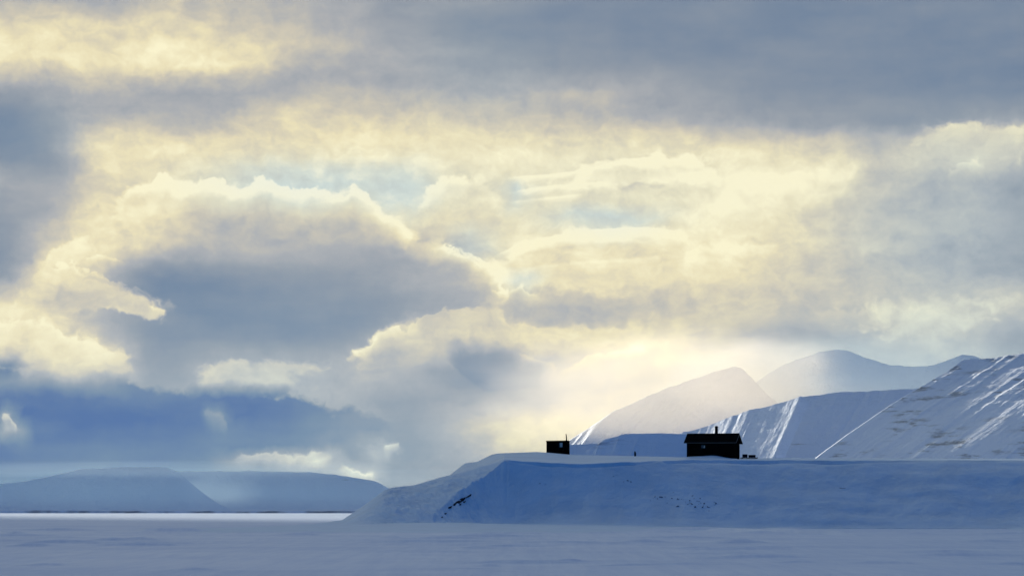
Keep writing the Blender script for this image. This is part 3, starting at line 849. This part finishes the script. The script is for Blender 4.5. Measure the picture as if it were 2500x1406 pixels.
def build_cabin():
    Y = 600.0
    p = at(1334, 1112, Y)
    root = empty('cabin', (p.x, p.y, p.z - 0.3), R(-7))
    tag(root, 'small black box cabin with a flat roof and thin stovepipe', 'cabin')
    W, D, H = 3.55, 2.6, 2.62
    bm = bmesh.new(); add_box(bm, (0, 0, 0), (W, D, H))
    boards(bm, 0, W, 0, 0, H - .02); boards(bm, 0, D, W, 0, H - .02, axis='y', sgn=1)
    bm_obj('wall', bm, MS['boards'], root)
    bm = bmesh.new()
    vs = add_box(bm, (-.05, -.12, H + .002), (W + .10, D + .12, H + .14))
    for v in vs: v.co.z += (v.co.y) * -0.02 + (v.co.x / W) * 0.05
    roof = bm_obj('roof', bm, MS['felt'], root)
    bm = bmesh.new()
    add_tube(bm, (3.22, 1.0, H + .05), (3.20, 1.0, H + .95), .10, .09); add_tube(bm, (3.20, 1.0, H + .95), (3.12, 1.0, H + 1.28), .085, .07)
    bm_obj('stovepipe', bm, MS['iron'], roof)
    wx0, wx1, wz0, wz1 = 2.05, 2.72, 1.62, 2.48; f = .05
    bm = bmesh.new()
    add_box(bm, (wx0, -.06, wz0), (wx1, -.024, wz0 + f)); add_box(bm, (wx0, -.06, wz1 - f), (wx1, -.024, wz1))
    add_box(bm, (wx0, -.06, wz0 + f), (wx0 + f, -.024, wz1 - f)); add_box(bm, (wx1 - f, -.06, wz0 + f), (wx1, -.024, wz1 - f))
    win = bm_obj('window', bm, MS['boards'], root)
    box_part('pane', (wx0 + f, -.036, wz0 + f), (wx1 - f, -.027, wz1 - f), MS['glass'], win)
    bm = bmesh.new(); add_box(bm, (wx0 + .22, -.040, wz0 + .12), (wx1 - f, -.037, wz1 - f)); bm_obj('pane_glint', bm, MS['pane_glint'], win)  # pale patch imitating the light in this window
build_cabin()

# snowdrifts blown against the buildings
def drift(px0, px1, prof, Yf, Yb, name='snowdrift'):
    n, k = 60, 16
    P = np.zeros((k, n, 3))
    pxs = np.linspace(px0, px1, n); py = np.interp(pxs, [q[0] for q in prof], [q[1] for q in prof])
    for j in range(k):
        t = j / (k - 1)
        Y = Yf + (Yb - Yf) * t
        X = (pxs - 1250) / F * Y
        zt = CAM_H + (HZ - py) / F * Yb
        zg = bluff_height(X, np.full(X.shape, Y)) - 0.06
        h = np.maximum(zt - zg, -.05)
        P[j, :, 0] = X; P[j, :, 1] = Y; P[j, :, 2] = zg + h * (math.sin(t * math.pi / 2) ** 1.5) + (fbm(X * 1.5, X * 0 + Y, 3) - .5) * .05
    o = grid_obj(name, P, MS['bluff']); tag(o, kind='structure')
drift(1655, 1800, [(1655,1121),(1680,1114.5),(1710,1113),(1735,1111.5),(1750,1112),(1768,1115.5),(1785,1118),(1800,1119.5)], 566, 572.2)
drift(1320, 1378, [(1320,1114),(1334,1110),(1346,1108.5),(1358,1108.5),(1366,1110.5),(1378,1114)], 594, 599.3)

# stuff beside the hut, right
def build_sledge():
    p = at(1807, 1118.5, 571.0)
    root = empty('sledge', (p.x, p.y, p.z - .05), R(-6))
    tag(root, 'low dark sledge on the snow beside the right wall of the larger hut', 'sledge')
    bm = bmesh.new()
    for i in range(6): add_box(bm, (0.05, .05 + i * .15, .16), (2.6, .17 + i * .15, .20))
    for x in (.3, 1.3, 2.3): add_box(bm, (x, .05, .11), (x + .08, .92, .16))
    bm_obj('deck', bm, MS['crate'], root)
    for y in (.10, .80):
        bm = bmesh.new(); add_box(bm, (0, y, 0), (2.55, y + .07, .11))
        add_tube(bm, (2.55, y + .035, .055), (2.78, y + .035, .22), .05, .04, 8)
        bm_obj('runner', bm, MS['iron'], root)
    def crate(x0, x1, h, label):
        q = Matrix.Rotation(R(-6), 4, 'Z')
        loc = Vector((p.x, p.y, p.z - .05)) + q @ Vector((x0, .2, .203))
        c = empty('crate', loc, R(-6)); tag(c, label, 'crate')
        w = x1 - x0
        bm = bmesh.new(); add_box(bm, (0, 0, 0), (w, .6, h)); 
        for z in (.04, h * .5, h - .1): add_box(bm, (-.012, -.018, z), (w + .012, -.002, z + .07))
        for x in (.0, w - .07): add_box(bm, (x, -.034, .002), (x + .07, -.020, h - .002))
        bm_obj('body', bm, MS['crate'], c)
        bm = bmesh.new(); add_box(bm, (-.02, -.04, h + .002), (w + .02, .62, h + .04)); bm_obj('lid', bm, MS['crate'], c)
    crate(.35, 1.13, .46, 'taller dark crate on the sledge, nearer the wall of the larger hut')
    crate(1.30, 2.38, .36, 'longer low dark crate on the outer end of the sledge')
build_sledge()

def build_post():
    p = at(1550.5, 1114, 592.0)
    bm = bmesh.new()
    z0 = -.25
    add_tube(bm, (.02, 0, z0), (0, 0, .62), .165, .155, 12, cap=True)
    add_tube(bm, (0, 0, .62), (-.05, 0, .86), .155, .07, 12)
    o = bm_obj('post', bm, MS['crate'])
    o.location = p
    tag(o, 'short dark post with a slanting top standing in snow between cabin and hut', 'post')
build_post()

# ------------------------------------------------------------------ rocks in the bluff
rnd = random.Random(5)
def surf(px, py):
    """point of the bluff surface on the sight line of a photo pixel"""
    Y = np.linspace(440, 556, 1000)
    X = (px - 1250) / F * Y; Z = CAM_H + (HZ - py) / F * Y
    hit = np.nonzero(bluff_height(X, Y) >= Z)[0]
    if len(hit): return at(px, py, float(Y[hit[0]]))
    return at(px, py, 536)
def rock(px, py, w, h, label, group, name='rock', tilt=0.0):
    p = surf(px, py)
    bm = bmesh.new()
    bmesh.ops.create_icosphere(bm, subdivisions=3, radius=1.0)
    off = Vector((rnd.uniform(0, 50), rnd.uniform(0, 50), 0))
    for v in bm.verts:
        d = 0.62 + 0.75 * mnoise.noise(v.co * 1.3 + off) + 0.25 * mnoise.noise(v.co * 3.7 + off)
        v.co = Vector((v.co.x * w / 2 * d, v.co.y * 0.45 * h * d, v.co.z * h / 2 * d))
    bmesh.ops.rotate(bm, verts=bm.verts[:], cent=(0, 0, 0), matrix=Matrix.Rotation(tilt, 3, 'Y'))
    o = bm_obj(name, bm, MS['stone' if name == 'stone' else 'rock'])
    o.location = p
    tag(o, label, 'rock', group)
G1 = 'rocks of the bare outcrop on the edge of the bluff'
for px, py, w, h in ((1097,1240,1.1,.5),(1108,1233,1.5,.55),(1118,1227,1.5,.7),(1128,1220,1.6,.7),(1139,1214,1.5,.45),(1122,1232,.8,.3),(1132,1226,.7,.35),(1146,1211,.8,.25),(1086,1254,.8,.3),(1078,1263,.7,.22)):
    rock(px, py, w * 1.05, h * .9, 'dark rock of the bare outcrop low on the left edge of the bluff', G1, tilt=-0.55)
G2 = 'small stones scattered on the bluff face'
for i in range(44):
    t = rnd.random(); px = 1580 + 170 * t ** .8; py = 1213 + 20 * t + rnd.gauss(0, 7)
    rock(px, py, rnd.choice((.12,.2,.3,.5,.8)) * rnd.uniform(.7, 1.2), rnd.choice((.10,.16,.28,.42)), 'small dark stone in the scatter on the bluff face below the larger hut', G2, 'stone', rnd.uniform(-.4, .4))
G3 = 'stones higher on the bluff face'
for px, py in ((1497,1163),(1504,1161),(1522,1176),(1532,1173),(1540,1176),(1318,1180),(1330,1183)):
    rock(px, py, rnd.uniform(.3, .6), rnd.uniform(.12, .25), 'small dark stone on the bluff face below the post and the small cabin', G3, 'stone', -.2)
rock(2056, 1192, 3.2, .22, 'long low dark rock showing through the snow at the right of the bluff', None, 'rock', .02)

# ------------------------------------------------------------------ haze
def build_haze():
    m = bpy.data.materials.new('haze_air'); m.use_nodes = True
    t = m.node_tree; t.nodes.clear()
    v = t.nodes.new('ShaderNodeVolumePrincipled'); o = t.nodes.new('ShaderNodeOutputMaterial')
    v.inputs['Color'].default_value = (0.55, 0.78, 1.0, 1)
    v.inputs['Density'].default_value = 5.0e-6
    v.inputs['Anisotropy'].default_value = 0.2
    t.links.new(v.outputs[0], o.inputs['Volume'])
    bm = bmesh.new(); add_box(bm, (-61000, -5200, -12), (61000, 20500, 760))
    h = bm_obj('haze', bm, m)
    tag(h, kind='stuff')
if HAZE: build_haze()

def snow_fog(c, r, dens, color, seed, g=0.1):
    """drifting snow, fog and low cloud at the far slopes: soft ellipsoid of thin scattering air"""
    m = bpy.data.materials.new('snow_fog'); m.use_nodes = True
    t = m.node_tree; t.nodes.clear(); E.tree = t
    tc = t.nodes.new('ShaderNodeTexCoord')
    ln = t.nodes.new('ShaderNodeVectorMath'); ln.operation = 'LENGTH'; t.links.new(tc.outputs['Object'], ln.inputs[0])
    rr = E(ln.outputs['Value'])
    n = e_noise(tc.outputs['Object'], 2.2, 4.0, 0.55, dim='3D')
    d = e_smooth(1.0, 0.35, rr + (n - 0.5) * 0.9) * dens
    v = t.nodes.new('ShaderNodeVolumePrincipled'); o = t.nodes.new('ShaderNodeOutputMaterial')
    v.inputs['Color'].default_value = (*color, 1); v.inputs['Anisotropy'].default_value = g
    t.links.new(d.s, v.inputs['Density']); t.links.new(v.outputs[0], o.inputs['Volume'])
    bm = bmesh.new(); bmesh.ops.create_icosphere(bm, subdivisions=4, radius=1.0)
    h = bm_obj('snow_fog', bm, m); h.location = c; h.scale = r
    tag(h, kind='stuff')
snow_fog(at(1640, 960, 5450), (350, 330, 112), 1.55e-3, (1.0, 0.95, 0.85), 1, 0.3)
snow_fog(at(1835, 928, 5600), (165, 110, 74), 4.4e-3, (1.0, 0.96, 0.90), 6, 0.25)
snow_fog(at(2060, 930, 7250), (470, 320, 110), 0.85e-3, (0.70, 0.90, 1.0), 2)
snow_fog(at(520, 1200, 12300), (210, 200, 70), 0.7e-3, (0.62, 0.85, 1.0), 3)  # fog body added in place of a slanting light shaft
snow_fog(at(330, 1147, 10750), (1000, 220, 34), 5.0e-4, (0.60, 0.82, 1.0), 7)  # low cloud along the hilltops
snow_fog(at(400, 1195, 10300), (1250, 350, 78), 2.0e-4, (0.32, 0.66, 1.0), 5)  # thin fog before the far range
snow_fog(at(2230, 1030, 3420), (260, 90, 80), 0.5e-3, (0.72, 0.88, 1.0), 4)

# ------------------------------------------------------------------ sun, camera, render settings
sd = bpy.data.lights.new('sun', 'SUN'); sd.energy = 4.5; sd.angle = R(1.8); sd.color = (1.0, 0.90, 0.74)
so = bpy.data.objects.new('sun', sd); COL.objects.link(so)
dirv = Vector((math.sin(R(SUN_AZ)) * math.cos(R(SUN_EL)), math.cos(R(SUN_AZ)) * math.cos(R(SUN_EL)), math.sin(R(SUN_EL))))
so.rotation_euler = dirv.to_track_quat('Z', 'Y').to_euler()
so.location = dirv * 3000

cd = bpy.data.cameras.new('camera'); co = bpy.data.objects.new('camera', cd); COL.objects.link(co)
co.location = (0, 0, CAM_H); co.rotation_euler = (R(90), 0, 0)
cd.sensor_width = 36.0; cd.lens = F / 2500.0 * 36.0
cd.shift_y = (HZ - 703.0) / 2500.0
cd.clip_start = 1.0; cd.clip_end = 200000.0
S.camera = co

S.render.engine = 'CYCLES'
c = S.cycles
c.max_bounces = 4; c.diffuse_bounces = 2; c.glossy_bounces = 2; c.volume_bounces = 0; c.transmission_bounces = 2
c.use_denoising = True
c.sample_clamp_indirect = 4.0
vs = S.view_settings
S.display_settings.display_device = 'sRGB'
vs.view_transform = 'Standard'; vs.look = 'None'; vs.exposure = EXPO; vs.gamma = 1.0
